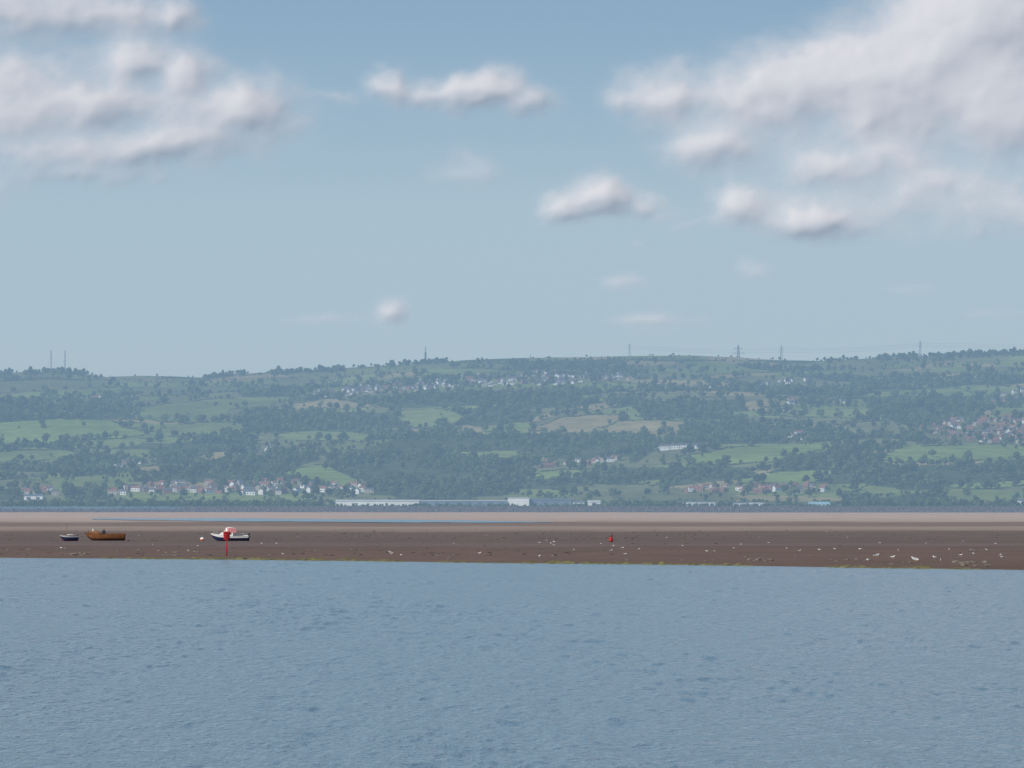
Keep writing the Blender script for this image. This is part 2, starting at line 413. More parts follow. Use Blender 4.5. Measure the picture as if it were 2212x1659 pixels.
for name,pol,cnt,ws,rs,scl in villages:
    mb=vill.setdefault(name,MB())
    xs=[p[0] for p in pol];ys=[p[1] for p in pol];P=[];tries=0
    while len(P)<cnt and tries<cnt*60:
        tries+=1
        a=random.uniform(min(xs),max(xs));b2=random.uniform(min(ys),max(ys))
        if not inpoly(np.array([a]),np.array([b2]),pol)[0]: continue
        if any(abs(a-p[0])<8 and abs(b2-p[1])<2.2 for p in P): continue
        P.append((a,b2))
    X,Y,Z=inv([p[0] for p in P],[p[1] for p in P])
    for i in range(len(P)):
        w=random.choice([8,9,10,12,16])*scl;d=random.uniform(6.5,8)*scl;h=random.choice([5,5.2,3])*scl
        if name=='shore_village_houses': w=random.choice([8,9,14])*scl;h=5.4*scl
        ang=random.gauss(.15,.45)+(math.pi/2 if random.random()<.35 else 0)
        wm=0 if random.random()<ws else random.choice([1,2,2,1]);rm=4 if random.random()<rs else 3
        house(mb,X[i],Y[i],Z[i],ang,w,d,h,random.uniform(2.2,3.2)*scl,wm,rm)
for k_,mb in vill.items(): mb.obj(k_,HM)
# white hillside terrace
X,Y,Z=inv([1480,1425,1515],[970,972,966])
mb=MB();
for i in range(5): house(mb,X[0]-24+i*11.5,Y[0]+(i%2)*1.5,Z[0]+i*.3-.5,.05,10.6,8,3.9+(i%3)*.4,2.0,0,3)
mb.obj('white_terraced_houses',HM)
mb=MB();house(mb,X[1],Y[1],Z[1],.3,10,8,4.5,2.2,0,3);house(mb,X[1]-7,Y[1]+9,Z[1],1.4,8,7,3,2.5,0,3,False);mb.obj('white_farmhouse',HM)
# warehouses on the shore
wsh=pmat('white_cladding',(.68,.67,.63),.5,.12,.05,haze=True)
wgr=pmat('grey_cladding',(.15,.185,.22),.5,.15,.05,haze=True)
wdk=pmat('dark_doors',(.08,.1,.13),.5,.1,.1,haze=True)
wbl=pmat('blue_sheet_roof',(.32,.50,.58),.5,.1,.1,haze=True)
def shed(name,p0,p1,top,bot,Yc,depth,mw,mr,nd=4,rh=1.6):
    X0=(p0-CX)/F*Yc;X1=(p1-CX)/F*Yc;zt=CH+(HY-top)/F*Yc;zb=CH+(HY-bot)/F*Yc-1.2
    mb=MB();h=zt-zb-rh;w=X1-X0
    mb.add([(0,0,0),(w,0,0),(w,depth,0),(0,depth,0),(0,0,h),(w,0,h),(w,depth,h),(0,depth,h),(0,depth/2,h+rh),(w,depth/2,h+rh)],
      [(0,1,5,4),(1,2,6,9,5),(2,3,7,6),(3,0,4,8,7)],0)
    o=.5
    mb.add([(-o,-o,h-.05),(w+o,-o,h-.05),(w+o,depth/2,h+rh+.1),(-o,depth/2,h+rh+.1),(-o,depth+o,h-.05),(w+o,depth+o,h-.05)],[(0,1,2,3),(3,2,5,4)],1)
    for i in range(nd):
        cx=w*(i+.5)/nd;mb.add([(cx-2,-.06,.3),(cx+2,-.06,.3),(cx+2,-.06,min(3.6,h*.75)),(cx-2,-.06,min(3.6,h*.75))],[(0,1,2,3)],2)
    return mb.obj(name,[mw,mr,wdk],loc=(X0,Yc,zb))
shed('long_white_warehouse',725,905,1079.5,1090,6010,60,wsh,wsh,0)
shed('long_grey_warehouse',908,1096,1080.5,1090,6020,60,wgr,wsh,8,rh=.7)
shed('white_warehouse',1097,1143,1075,1090,5980,40,wsh,wsh,0,rh=.6)
shed('grey_warehouse',1145,1234,1077,1090,6000,40,wgr,wgr,4)
shed('small_white_warehouse',1238,1262,1082,1090,5980,20,wsh,wgr,2)
shed('small_white_warehouse',1270,1297,1081,1090,5990,20,wsh,wsh,1)
shed('white_shed',1483,1545,1083,1092,5960,15,wsh,wgr,5,rh=.8)
shed('white_shed',1585,1612,1085,1092,5960,12,wsh,wgr,2,rh=.8)
shed('white_shed',1616,1652,1086,1092,5950,12,wsh,wsh,3,rh=.8)
shed('blue_roofed_building',1748,1792,1084,1095,5900,22,wsh,wbl,4,rh=2.6)
shed('white_shed',52,92,1068,1078,6120,14,wsh,wgr,2)
shed('white_shed',2200,2225,1078,1090,5900,14,wsh,wgr,1)
# ---------------------------------------------------------------- masts and pylons
steel=pmat('galvanised_steel',(.12,.13,.14),.6,.1,.5,haze=True)
def pylon_mesh(h=40,r=.24):
    mb=MB();lv=[0,.22,.40,.55,.67,.77,.86,.93,1.0]
    def hw(f): return 3.6*(1-f)**1.15+.55
    for i in range(len(lv)-1):
        a,b2=lv[i],lv[i+1];A,B=hw(a),hw(b2)
        ca=[(-A,-A),(A,-A),(A,A),(-A,A)];cb=[(-B,-B),(B,-B),(B,B),(-B,B)]
        for j in range(4):
            k2=(j+1)%4
            mb.bar((*ca[j],a*h),(*cb[j],b2*h),r);mb.bar((*ca[j],a*h),(*cb[k2],b2*h),r*.55);mb.bar((*ca[k2],a*h),(*cb[j],b2*h),r*.55);mb.bar((*cb[j],b2*h),(*cb[k2],b2*h),r*.55)
    for f,w in((.68,6.5),(.80,8.),(.92,5.5)):
        for s in(-1,1):
            mb.bar((0,0,f*h),(s*w,0,f*h),r*.8);mb.bar((0,0,f*h+2),(s*w,0,f*h),r*.6);mb.bar((s*w,0,f*h),(s*w,0,f*h-1.6),r*.5)
    mb.bar((0,0,h),(0,0,h+1.5),r*.7)
    return mb.mesh('electricity_pylon',[steel])
pm=pylon_mesh()
pyl=[(1360,741,768,9990),(1595,743,772,10500),(1688,745,782,9900),(1988,735,768,9960),(1146,765,780,11400),(1905,762,776,11400),(812,803,850,None),(2700,730,0,9960)]
tops=[]
for (px,top,bot,Yp) in pyl:
    if Yp is None:
        X,Y,Z=inv([px],[bot]);Yp=float(Y[0])
    Xp=(px-CX)/F*Yp;zt=CH+(HY-top)/F*Yp;zg=float(H(Xp,Yp))-.5;s=max(.5,(zt-zg)/41.5)
    o=link(bpy.data.objects.new('electricity_pylon',pm));o.location=(Xp,Yp,zg);o.scale=(s*.8,s*.8,s);o.rotation_euler=(0,0,.15)
    tops.append((Xp,Yp,zg,s))
def wires(name,a,b2):
    mb=MB()
    for f,w in((.68,6.5),(.80,8.),(.92,5.5)):
        for sg in(-1,1):
            pts=[]
            for i in range(13):
                q=i/12;p=[]
                x=a[0]+(b2[0]-a[0])*q+sg*w*.7;y=a[1]+(b2[1]-a[1])*q
                z=(a[2]+f*40*a[3]-1.6)*(1-q)+(b2[2]+f*40*b2[3]-1.6)*q-4*4*q*(1-q)
                pts.append((x,y,z))
            for i in range(12): mb.bar(pts[i],pts[i+1],.06,0,3)
    mb.obj(name,[steel])
for a,b2 in((0,2),(2,3),(3,7)): wires('power_line',tops[a],tops[b2])
def mast(name,px,top,wbase=1.2,dish=False):
    Yp=9960;Xp=(px-CX)/F*Yp;zt=CH+(HY-top)/F*Yp;zg=float(H(Xp,Yp))-1;h=zt-zg;mb=MB();nl=12
    for i in range(nl):
        a=i/nl;b2=(i+1)/nl;A=wbase*(1-.5*a);B=wbase*(1-.5*b2)
        ca=[(A*math.cos(q),A*math.sin(q)) for q in(0,2.09,4.19)];cb=[(B*math.cos(q),B*math.sin(q)) for q in(0,2.09,4.19)]
        for j in range(3):
            mb.bar((*ca[j],a*h),(*cb[j],b2*h),.24);mb.bar((*ca[j],a*h),(*cb[(j+1)%3],b2*h),.15);mb.bar((*cb[j],b2*h),(*cb[(j+1)%3],b2*h),.12)
    if dish:
        mb.bar((0,0,h*.25),(0,0,h*.72),1.5,0,10,1.3)
        for f in(.35,.5,.62): mb.bar((0,0,f*h),(0,0,f*h+1),2.4,0,12)
    else:
        for q in(0,2.09,4.19): mb.bar((0,0,h*.9),(math.cos(q)*14,math.sin(q)*14,0),.05,0,3)
    mb.obj(name,[steel],loc=(Xp,Yp,zg))
mast('lattice_mast',110,757);mast('lattice_mast',140,757);mast('telecom_tower',919,749,1.5,True)
# ---------------------------------------------------------------- mudflats
edge_px=[-3000,0,490,1000,1500,2212,5000];edge_py=[1185,1204.5,1207.5,1214,1220,1231,1262]
def edgeY(X):
    # iterate: px depends on Y
    Ye=np.full(np.shape(X),950.)
    for _ in range(6):
        px=X/Ye*F+CX;Ye=CH*F/(np.interp(px,edge_px,edge_py)-HY)
    return Ye
mx_=np.concatenate([np.linspace(-2500,-160,60)[:-1],np.linspace(-160,160,420),np.linspace(160,2500,60)[1:]])
u=np.concatenate([np.array([-60,-40,-25,-15,-8,-4,-2,0,2,4,7,10,14,19,25,32,40]),np.geomspace(50,4700,170)])
UU,MX=np.meshgrid(u,mx_,indexing='ij')
EY=edgeY(MX)+(fbm(MX/9,MX*0,91,4)-.5)*9+(fbm(MX/45,MX*0+3,92,2)-.5)*12
MY=EY+UU
MZ=np.interp(UU,[-60,-8,0,8,40,200,4700],[-2.2,-.3,0,.16,.35,.45,.5])+(fbm(MX/7,MY/12,93,4)-.5)*.22*ss(2,40,UU)+(fbm(MX/40,MY/90,94,3)-.5)*.25*ss(60,200,UU)
def mudz(X,Y):
    X=np.array([float(X)]);Y=np.array([float(Y)]);U=Y-edgeY(X)
    return float((np.interp(U,[-60,-8,0,8,40,200,4700],[-2.2,-.3,0,.16,.35,.45,.5])+(fbm(X/7,Y/12,93,4)-.5)*.22*ss(2,40,U)+(fbm(X/40,Y/90,94,3)-.5)*.25*ss(60,200,U))[0])
m,nt,out=newmat('wet_mud_and_sand')
L=nt.links
g=nt.nodes.new('ShaderNodeNewGeometry');sp=nt.nodes.new('ShaderNodeSeparateXYZ');L.new(g.outputs['Position'],sp.inputs[0])
def mth(op,a,b2=None,clamp=False):
    x=nt.nodes.new('ShaderNodeMath');x.operation=op;x.use_clamp=clamp
    for i,q in enumerate((a,b2)):
        if q is None: continue
        if isinstance(q,(int,float)): x.inputs[i].default_value=q
        else: L.new(q,x.inputs[i])
    return x.outputs[0]
def noise(sx,sy,sz,detail=4,rough=.55,off=0):
    mp=nt.nodes.new('ShaderNodeMapping');mp.inputs['Scale'].default_value=(sx,sy,sz);mp.inputs['Location'].default_value=(off,off*.7,0);L.new(g.outputs['Position'],mp.inputs[0])
    x=nt.nodes.new('ShaderNodeTexNoise');x.inputs['Scale'].default_value=1;x.inputs['Detail'].default_value=detail;x.inputs['Roughness'].default_value=rough;L.new(mp.outputs[0],x.inputs['Vector']);return x.outputs['Fac']
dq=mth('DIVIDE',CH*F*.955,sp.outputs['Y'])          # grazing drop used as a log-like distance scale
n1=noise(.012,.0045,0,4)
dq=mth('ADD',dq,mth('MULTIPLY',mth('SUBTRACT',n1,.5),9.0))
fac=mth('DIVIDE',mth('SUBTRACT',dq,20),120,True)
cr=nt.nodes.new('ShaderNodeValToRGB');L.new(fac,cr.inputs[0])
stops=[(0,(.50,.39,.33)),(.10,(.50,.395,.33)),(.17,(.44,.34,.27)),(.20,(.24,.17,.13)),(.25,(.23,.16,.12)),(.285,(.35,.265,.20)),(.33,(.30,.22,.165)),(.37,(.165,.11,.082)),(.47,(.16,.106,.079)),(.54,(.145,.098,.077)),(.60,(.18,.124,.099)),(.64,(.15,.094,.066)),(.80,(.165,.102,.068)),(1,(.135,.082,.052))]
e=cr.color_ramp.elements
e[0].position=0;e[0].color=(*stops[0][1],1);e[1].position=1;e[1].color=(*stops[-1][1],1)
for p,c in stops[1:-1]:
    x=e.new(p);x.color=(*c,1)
n2=noise(.05,.02,0,7,.7,5);n3=noise(.5,.25,0,6,.75,9)
mult=mth('ADD',.30,mth('ADD',mth('MULTIPLY',n2,.85),mth('MULTIPLY',n3,.57)))
v=nt.nodes.new('ShaderNodeVectorMath');v.operation='SCALE';L.new(cr.outputs[0],v.inputs[0]);L.new(mult,v.inputs['Scale'])
b=nt.nodes.new('ShaderNodeBsdfPrincipled');b.inputs['Roughness'].default_value=.75;b.inputs['Specular IOR Level'].default_value=.12;L.new(v.outputs[0],b.inputs['Base Color'])
bp=nt.nodes.new('ShaderNodeBump');bp.inputs['Strength'].default_value=.5;bp.inputs['Distance'].default_value=.3;L.new(n3,bp.inputs['Height']);L.new(bp.outputs[0],b.inputs['Normal'])
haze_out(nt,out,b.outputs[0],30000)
me=np_mesh('mudflats',np.stack([MX,MY,MZ],-1).reshape(-1,3),grid_faces(len(u),len(mx_)),[m],smooth=True)
link(bpy.data.objects.new('mudflats',me))
# ground sheet to the horizon
gm=pmat('seabed_ground',(.10,.08,.06),.9,.2,.01,haze=True)
mb=MB();mb.add([(-60000,-20000,-4),(60000,-20000,-4),(60000,90000,-4),(-60000,90000,-4)],[(0,1,2,3)]);mb.obj('ground',[gm])
# ---------------------------------------------------------------- water
def water_mat(name,chan=False):
    global nt,L,g
    m,nt,out=newmat(name);L=nt.links
    g=nt.nodes.new('ShaderNodeNewGeometry')
    b=nt.nodes.new('ShaderNodeBsdfPrincipled');b.inputs['Roughness'].default_value=.12;b.inputs['IOR'].default_value=1.33
    b.inputs['Base Color'].default_value=(.125,.205,.255,1)
    a1=noise(1.1,.22,0,4,.65);a2=noise(2.6,.8,0,3,.6,4)
    h=mth('ADD',mth('MULTIPLY',a1,1.0),mth('MULTIPLY',a2,.5))
    bp=nt.nodes.new('ShaderNodeBump');bp.inputs['Strength'].default_value=1.0;bp.inputs['Distance'].default_value=.55 if not chan else .1
    L.new(h,bp.inputs['Height']);L.new(bp.outputs[0],b.inputs['Normal'])
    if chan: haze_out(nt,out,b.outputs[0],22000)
    else: L.new(b.outputs[0],out.inputs[0])
    return m
wm_=water_mat('estuary_water');wc=water_mat('channel_water',True)
# wind-ruffled surface as real wave geometry, with a calm sheet just below continuing outward
wpx=np.concatenate([np.linspace(-5200,-260,60)[:-1],np.linspace(-260,2470,1250),np.linspace(2470,7400,60)[1:]])
wdr=np.linspace(640,112,760)                      # rows, equal steps of 1/distance
RR,PP=np.meshgrid(wdr,wpx,indexing='ij')
WYg=CH*F/RR;WXg=(PP-CX)/F*WYg
wl=fbm(WXg/2.6,WYg/11+WXg/30,301,4,.58)-.5
ws_=fbm(WXg/.9,WYg/3.6,311,3,.55)-.5
pat=.35+.9*fbm(WXg/14,WYg/60,321,3,.5)+.5*(fbm(WXg/60,WYg/170,331,2)-.5)
amp=pat*ss(-3,60,edgeY(WXg)-WYg)*(1+WYg/900*.5)
WZg=(wl*.42+ws_*.15)*amp-.03
me=np_mesh('estuary_water',np.concatenate([np.stack([WXg,WYg,WZg],-1).reshape(-1,3),[(-4000,-2000,-.45),(4000,-2000,-.45),(4000,1400,-.45),(-4000,1400,-.45)]]),
   np.concatenate([grid_faces(len(wdr),len(wpx)),[[WXg.size,WXg.size+1,WXg.size+2,WXg.size+3]]]),[wm_],smooth=True)
link(bpy.data.objects.new('estuary_water',me))
xs=np.linspace(200,1190,120);co=[];fc=[]
for i,p in enumerate(xs):
    f=(p-200)/990;cy=1120.5+7.5*f;hw=3.2*math.sin(math.pi*min(1,f*.94+.05))**.6*(.8+.5*float(fbm(np.array([p/60]),np.array([0.]),3,3)[0]))
    for q in(cy-hw,cy+hw):
        Yc=(CH-.62)*F/(q-HY);co.append(((p-CX)/F*Yc,Yc,.68))
    if i: a=2*i;fc.append((a-2,a-1,a+1,a))
mb=MB();mb.add(co,fc);mb.obj('tidal_channel',[wc])
# ---------------------------------------------------------------- rock embankment
rockf=pmat('embankment_rock',(.12,.095,.095),.9,.8,.35,haze=True)
ex=np.linspace(-500,2750,1900);er=np.linspace(0,1,16)
EE,EP=np.meshgrid(er,ex,indexing='ij');EYY=5548+EE*85;EXX=(EP-CX)/F*EYY
top=np.interp(EP,[-500,380,430,2750],[3.2,3.4,5.9,5.9])
EZ=-.3+(top+.3)*np.sin(np.clip(EE*1.25,0,1)*np.pi/2)+(fbm(EXX/2.2,EYY/5,95,3)-.5)*3.0*np.clip(EE*4,0,1)
me=np_mesh('rock_embankment',np.stack([EXX,EYY,EZ],-1).reshape(-1,3),grid_faces(16,1900),[rockf]);link(bpy.data.objects.new('rock_embankment',me))
# ---------------------------------------------------------------- seaweed line + stones at the waterline
weed=pmat('seaweed',(.15,.135,.05),.8,.7,.8)
wx_=np.arange(-140,140,.35);wu=np.array([-3.5,-2,-.8,.8,2,3.5])
WU,WX=np.meshgrid(wu,wx_,indexing='ij')
WE=edgeY(WX)+(fbm(WX/9,WX*0,91,4)-.5)*9+(fbm(WX/45,WX*0+3,92,2)-.5)*12
WY=WE+WU+.5;hump=np.array([0,.6,1,1,.6,0])[:,None]
WZ=-.10+hump*(.10+.36*np.clip(fbm(WX/1.1,WX*0+WU*.3,96,3)*1.7-.42,0,1))*ss(.25,.6,fbm(WX/14,WX*0,97,3))*1.2
me=np_mesh('seaweed',np.stack([WX,WY,WZ],-1).reshape(-1,3),grid_faces(6,len(wx_)),[weed]);link(bpy.data.objects.new('seaweed',me))
stone=pmat('shore_stone',(.16,.14,.12),.85,.4,2)
def mudY(px,py):
    Y=CH*F/(py-HY)*.96
    for _ in range(5): Y=(CH-mudz((px-CX)/F*Y,Y))*F/(py-HY)
    return (px-CX)/F*Y,Y,mudz((px-CX)/F*Y,Y)
def rock_mesh(seed):
    R=random.Random(seed);mb=MB();n=9;vs=[]
    for k in range(1,5):
        th=math.pi*k/5
        for i in range(n):
            a=2*math.pi*i/n;q=R.uniform(.75,1.15);vs.append((q*math.sin(th)*math.cos(a),q*.8*math.sin(th)*math.sin(a),.55*q*math.cos(th)))
    t=len(vs);vs+=[(0,0,.5),(0,0,-.5)]
    fs=[(k*n+i,(k+1)*n+i,(k+1)*n+(i+1)%n,k*n+(i+1)%n) for k in range(3) for i in range(n)]+[(t,i,(i+1)%n) for i in range(n)]+[(t+1,3*n+(i+1)%n,3*n+i) for i in range(n)]
    mb.add(vs,fs);return mb
mb=MB()
for (a,b2,py,nn,sz) in((155,200,1198,7,.42),(2065,2135,1224,11,.42),(1610,1665,1218,8,.33),(330,390,1202,6,.35),(900,980,1210,6,.25),(1560,2000,1221,22,.22),(0,600,1203,16,.25),(600,1600,1212,25,.2)):
    for i in range(nn):
        px=random.uniform(a,b2);x,y,z=mudY(px,py+random.uniform(-2,2)+0)
        s=sz*random.uniform(.6,1.4);rm_=rock_mesh(random.randint(0,9999))
        mb.add([(x+v_[0]*s*1.3,y+v_[1]*s,max(z,0)+s*.2+v_[2]*s) for v_ in rm_.v],rm_.f)
mb.obj('shore_stones',[stone])
# dark mussel-bed debris on the mud (one scattered mass)
mb=MB();deb=pmat('mussel_clumps',(.055,.045,.042),.9,.4,1)
for i in range(1800):
    px=random.uniform(-60,2280);py=random.choice([random.gauss(1155,6),random.gauss(1163,3),random.uniform(1172,1200)])
    if py<1140 or py>1201 or (px>1400 and random.random()<.5): continue
    Y=(CH-.4)*F/(py-HY);x=(px-CX)/F*Y;z=.33;s=random.uniform(.10,.28)
    if py>1170 and random.random()<.6: continue
    mb.add([(x-s*2,Y-s,z),(x+s*2,Y-s,z),(x+s*2,Y+s,z),(x-s*2,Y+s,z),(x-s*.5,Y,z+s*.9),(x+s*.7,Y,z+s*.8)],[(0,1,5,4),(1,2,5),(2,3,4,5),(3,0,4)])
mb.obj('mussel_clumps',[deb])
# ---------------------------------------------------------------- gulls
gw=pmat('gull_white_feathers',(.85,.85,.83),.7,.04,8);gg=pmat('gull_grey_wings',(.45,.47,.50),.7,.05,8);gb=pmat('gull_beak_legs',(.55,.35,.08),.6,.05,8)
def gull_mesh(up=True):
    mb=MB()
    hz=.36 if up else .26
    mb.loft([(-.30,0,.235,.012,.008),(-.22,0,.235,.04,.018),(-.12,0,.235,.07,.06),(0,0,.23,.085,.085),(.10,0,.235,.075,.08),(.165,0,hz-.06,.045,.055),(.19,0,hz-.01,.036,.042),(.215,0,hz+.01,.042,.04),(.25,0,hz+.005,.03,.028),(.272,0,hz,.012,.012)],0,12)
    mb.loft([(.268,0,hz-.002,.010,.012),(.30,0,hz-.004,.007,.009),(.32,0,hz-.01,.003,.004)],2,6)
    for s in(-1,1):
        mb.loft([(-.34,s*.03,.25,.006,.008),(-.2,s*.06,.262,.018,.03),(-.06,s*.078,.262,.02,.055),(.06,s*.078,.25,.015,.045),(.10,s*.07,.24,.005,.02)],1,8)
        mb.bar((0,s*.035,.17),(.01,s*.035,.09),.009,2,5);mb.bar((.01,s*.035,.09),(0,s*.035,0.005),.007,2,5)
        mb.add([(0,s*.035,.008),(.055,s*.035-.025,.003),(.06,s*.035+.025,.003)],[(0,1,2)],2)
    return mb.mesh('gull',[gw,gg,gb],True)
gm1,gm2=gull_mesh(),gull_mesh(False)
gl=[(133,1186,1),(407,1192,1),(427,1181,.8),(598,1176,1),(612,1199,1),(565,1176,.8),(643,1161,.8),(843,1196,1.2),(846,1199,1),(867,1201,.9),(1036,1198,1.1),(1165,1175,1.1),(1180,1169,.9),(1197,1173,1.2),(1191,1176,1),(1196,1179,1),(1165,1204,1.1),(1320,1194,1.4),(1326,1181,1),(1345,1186,1),(1380,1190,1.2),(1350,1200,1),(1298,1176,.8),(1527,1193,1),(1543,1193,1),(1600,1178,.9),(1585,1186,.8),(1660,1174,.9),(1700,1187,1),(1727,1192,1),(1770,1190,1.1),(1803,1188,1),(1830,1163,.9),(1858,1189,1.2),(1893,1206,1.8),(1896,1204,1.4),(1875,1214,1.4),(1928,1208,1.5),(1975,1213,1.9),(1979,1214,1.5),(2018,1208,1.4),(2032,1214,1.2),(2097,1191,1.2),(2103,1199,1.2),(2075,1202,1.1),(2105,1191,1),(2131,1190,1),(2160,1204,1.4),(2163,1206,1.2),(1940,1191,1),(2050,1189,1),(1900,1174,.9),(2000,1176,.9),(2080,1172,.9),(2150,1176,.9),(1440,1163,.8),(1475,1181,.9),(1240,1190,.8),(980,1176,.8),(330,1178,.8),(1640,1163,.9),(1785,1150,.9),(300,1158,.8),(770,1160,.8),(1050,1157,.7)]
for i,(px,py,s) in enumerate(gl):
    x,y,z=mudY(px,py);o=link(bpy.data.objects.new('gull',gm1 if i%3 else gm2));o.location=(x,y,z+.005)
    s*=1.1;o.scale=(s,s,s);o.rotation_euler=(0,0,random.choice([random.gauss(0,.7),random.gauss(3.14,.7)]))
# ---------------------------------------------------------------- boats
def hull(mb,Ln,beam,depth,bow_rise,mats_rows,transom=.8,ns=22,nr=9,keel=.25):
    st=[]
    for i in range(ns):
        s=i/(ns-1)
        b_=beam/2*(transom+(1-transom)*math.sin(min(1,s/.45)*math.pi/2)) if s<.45 else beam/2*max(0.02,(1-((s-.45)/.55)**2.3))
        zs=depth*(.92+.08*(1-s))+bow_rise*max(0,(s-.35)/.65)**1.8+.06*(1-s)**2
        zk=.03+ (depth*.75)*max(0,(s-.80)/.20)**2.2
        x=-Ln/2+Ln*s
        row=[]
        for j in range(nr):
            q=j/(nr-1);yy=b_*(math.sin(q*math.pi/2)**.62)*(0.90+.10*q);zz=zk+(zs-zk)*(q**1.5)
            row.append((x+(.06*Ln*q*s**6),yy,zz))
        st.append(row)
    vs=[];fs=[];ms=[];W=2*nr-1
    for row in st: vs+=[(p[0],-p[1],p[2]) for p in row[::-1]]+list(row[1:])
    for i in range(ns-1):
        for j in range(W-1):
            fs.append((i*W+j,(i+1)*W+j,(i+1)*W+j+1,i*W+j+1));q=(nr-2-j) if j<nr-1 else j-nr+1
            ms.append(mats_rows[q])
    fs.append(tuple(range(W)));ms.append(mats_rows[nr-3])
    mb.add(vs,fs,ms)
    # inner deck / thwart level and rubbing strake
    for i in range(ns-1):
        a=st[i][-1];c=st[i+1][-1];dz=.18*depth
        mb.add([(a[0],-a[1]*.93,a[2]-dz),(c[0],-c[1]*.93,c[2]-dz),(c[0],c[1]*.93,c[2]-dz),(a[0],a[1]*.93,a[2]-dz)],[(0,1,2,3)],mats_rows[-1])
        for sg in(-1,1):
            mb.bar((a[0],sg*a[1],a[2]),(c[0],sg*c[1],c[2]),.05,mats_rows[-1],4)
    mb.bar((-Ln*.45,0,.02),(Ln*.38,0,.02),.09,mats_rows[0],4)
    return st
c_or=pmat('varnished_brown_hull',(.20,.082,.033),.6,.35,.8);c_db=pmat('shaded_hull_bottom',(.06,.035,.025),.7,.3,1)  # second colour paints the shade on the lower hull
c_navy=pmat('navy_paint',(.022,.035,.10),.45,.2,1);c_wh=pmat('white_paint',(.75,.75,.73),.5,.08,1)
c_red=pmat('red_paint',(.42,.03,.035),.5,.15,2);c_dk=pmat('dark_fittings',(.04,.04,.045),.6,.2,2);c_pk=pmat('faded_red_canopy',(.50,.20,.21),.8,.25,2)
c_wood=pmat('weathered_timber',(.22,.15,.09),.8,.3,2);c_gl=pmat('cabin_glass',(.03,.04,.05),.15,.1,2,spec=.6);c_org=pmat('orange_plastic',(.75,.22,.10),.6,.1,2)
# brown wooden boat, bow to the left
x,y,z=mudY(229,1168)
E=link(bpy.data.objects.new('wooden_boat',None));E.location=(x,y,z-.05);E.rotation_euler=(math.radians(-3),0,math.radians(180+9))
mb=MB();hull(mb,9.6,3.1,1.75,.55,[0,0,0,0,1,1,1,1,1],.82);mb.obj('hull',[c_db,c_or],True,E)
mb=MB();mb.add([(2.0,-.95,1.7),(4.1,-.45,2.0),(4.1,.45,2.0),(2.0,.95,1.7),(2.0,-.8,2.5),(3.7,-.35,2.45),(3.7,.35,2.45),(2.0,.8,2.5)],[(0,1,5,4),(1,2,6,5),(2,3,7,6),(3,0,4,7),(4,5,6,7)],0)
mb.box(1.2,1.25,-.9,.9,1.5,2.3,0);mb.obj('foredeck_cuddy',[c_or],False,E)
mb=MB();mb.box(-3.9,-.8,-1.1,1.1,1.5,1.66,0);mb.box(-1.0,-.8,-1.2,1.2,1.4,1.85,0);mb.box(.1,.9,-.4,.4,1.4,2.55,1);mb.bar((.5,0,2.5),(.5,0,2.95),.22,1,8,.12);mb.obj('engine_box_and_thwarts',[c_wood,c_dk],False,E)
mb=MB();mb.bar((4.3,0,2.1),(4.5,0,2.75),.09,0,6);mb.bar((3.2,-.3,2.45),(3.2,-.3,3.0),.16,1,8);mb.bar((-4.75,0,.3),(-4.85,0,1.9),.09,0,5);mb.obj('stem_and_rudder_posts',[c_wood,c_wh],False,E)
# small blue boat with mast
x,y,z=mudY(150,1168)
E=link(bpy.data.objects.new('small_sailing_boat',None));E.location=(x,y,z-.05);E.rotation_euler=(math.radians(4),0,math.radians(180+40))
mb=MB();hull(mb,4.9,1.9,1.1,.45,[1,1,0,0,0,0,0,2,2],.8);mb.obj('hull',[c_navy,c_red,c_wh],True,E)
mb=MB();mb.bar((.7,0,.4),(.7,0,4.6),.075,0,6,.05);mb.bar((.7,0,1.5),(-1.9,0,1.55),.045,0,6);mb.bar((.7,0,4.5),(2.5,0,1.5),.012,0,3);mb.obj('mast_and_boom',[c_wood],False,E)
mb=MB();mb.loft([(-1.9,0,1.6,.06,.06),(-1,0,1.63,.12,.12),(.3,0,1.6,.12,.14),(.6,0,1.6,.05,.08)],0,8);mb.bar((-2.4,0,.5),(-2.45,0,1.5),.16,1,6);mb.obj('furled_sail_and_outboard',[c_wh,c_dk],True,E)
# navy and white cabin boat
x,y,z=mudY(498,1168)
E=link(bpy.data.objects.new('cabin_boat',None));E.location=(x,y,z-.05);E.rotation_euler=(math.radians(-3),0,math.radians(180+14))
mb=MB();hull(mb,9.0,2.9,1.35,.75,[2,2,0,0,0,0,1,1,1],.85);mb.obj('hull',[c_navy,c_wh,c_dk],True,E)
mb=MB()
mb.add([(-.4,-1.05,1.2),(3.1,-.6,1.5),(3.1,.6,1.5),(-.4,1.05,1.2),(-.4,-.9,2.35),(2.0,-.5,2.25),(2.0,.5,2.25),(-.4,.9,2.35)],[(0,1,5,4),(1,2,6,5),(2,3,7,6),(3,0,4,7),(4,5,6,7)],0)
mb.add([(.0,-1.01,1.75),(1.9,-.76,1.8),(1.7,-.66,2.12),(.0,-.95,2.15)],[(0,1,2,3)],1);mb.add([(.0,1.01,1.75),(1.9,.76,1.8),(1.7,.66,2.12),(.0,.95,2.15)],[(3,2,1,0)],1)
mb.obj('cabin',[c_wh,c_gl],False,E)
mb=MB();n=7;vs=[]
for xx,hh in((-1.3,3.2),(-.2,3.55),(1.0,3.45),(1.7,2.5)):
    for i in range(n):
        a=math.pi*i/(n-1);vs.append((xx,-.95*math.cos(a),2.2+(hh-2.2)*math.sin(a)**.6))
fs=[(k2*n+i,k2*n+i+1,(k2+1)*n+i+1,(k2+1)*n+i) for k2 in range(3) for i in range(n-1)]
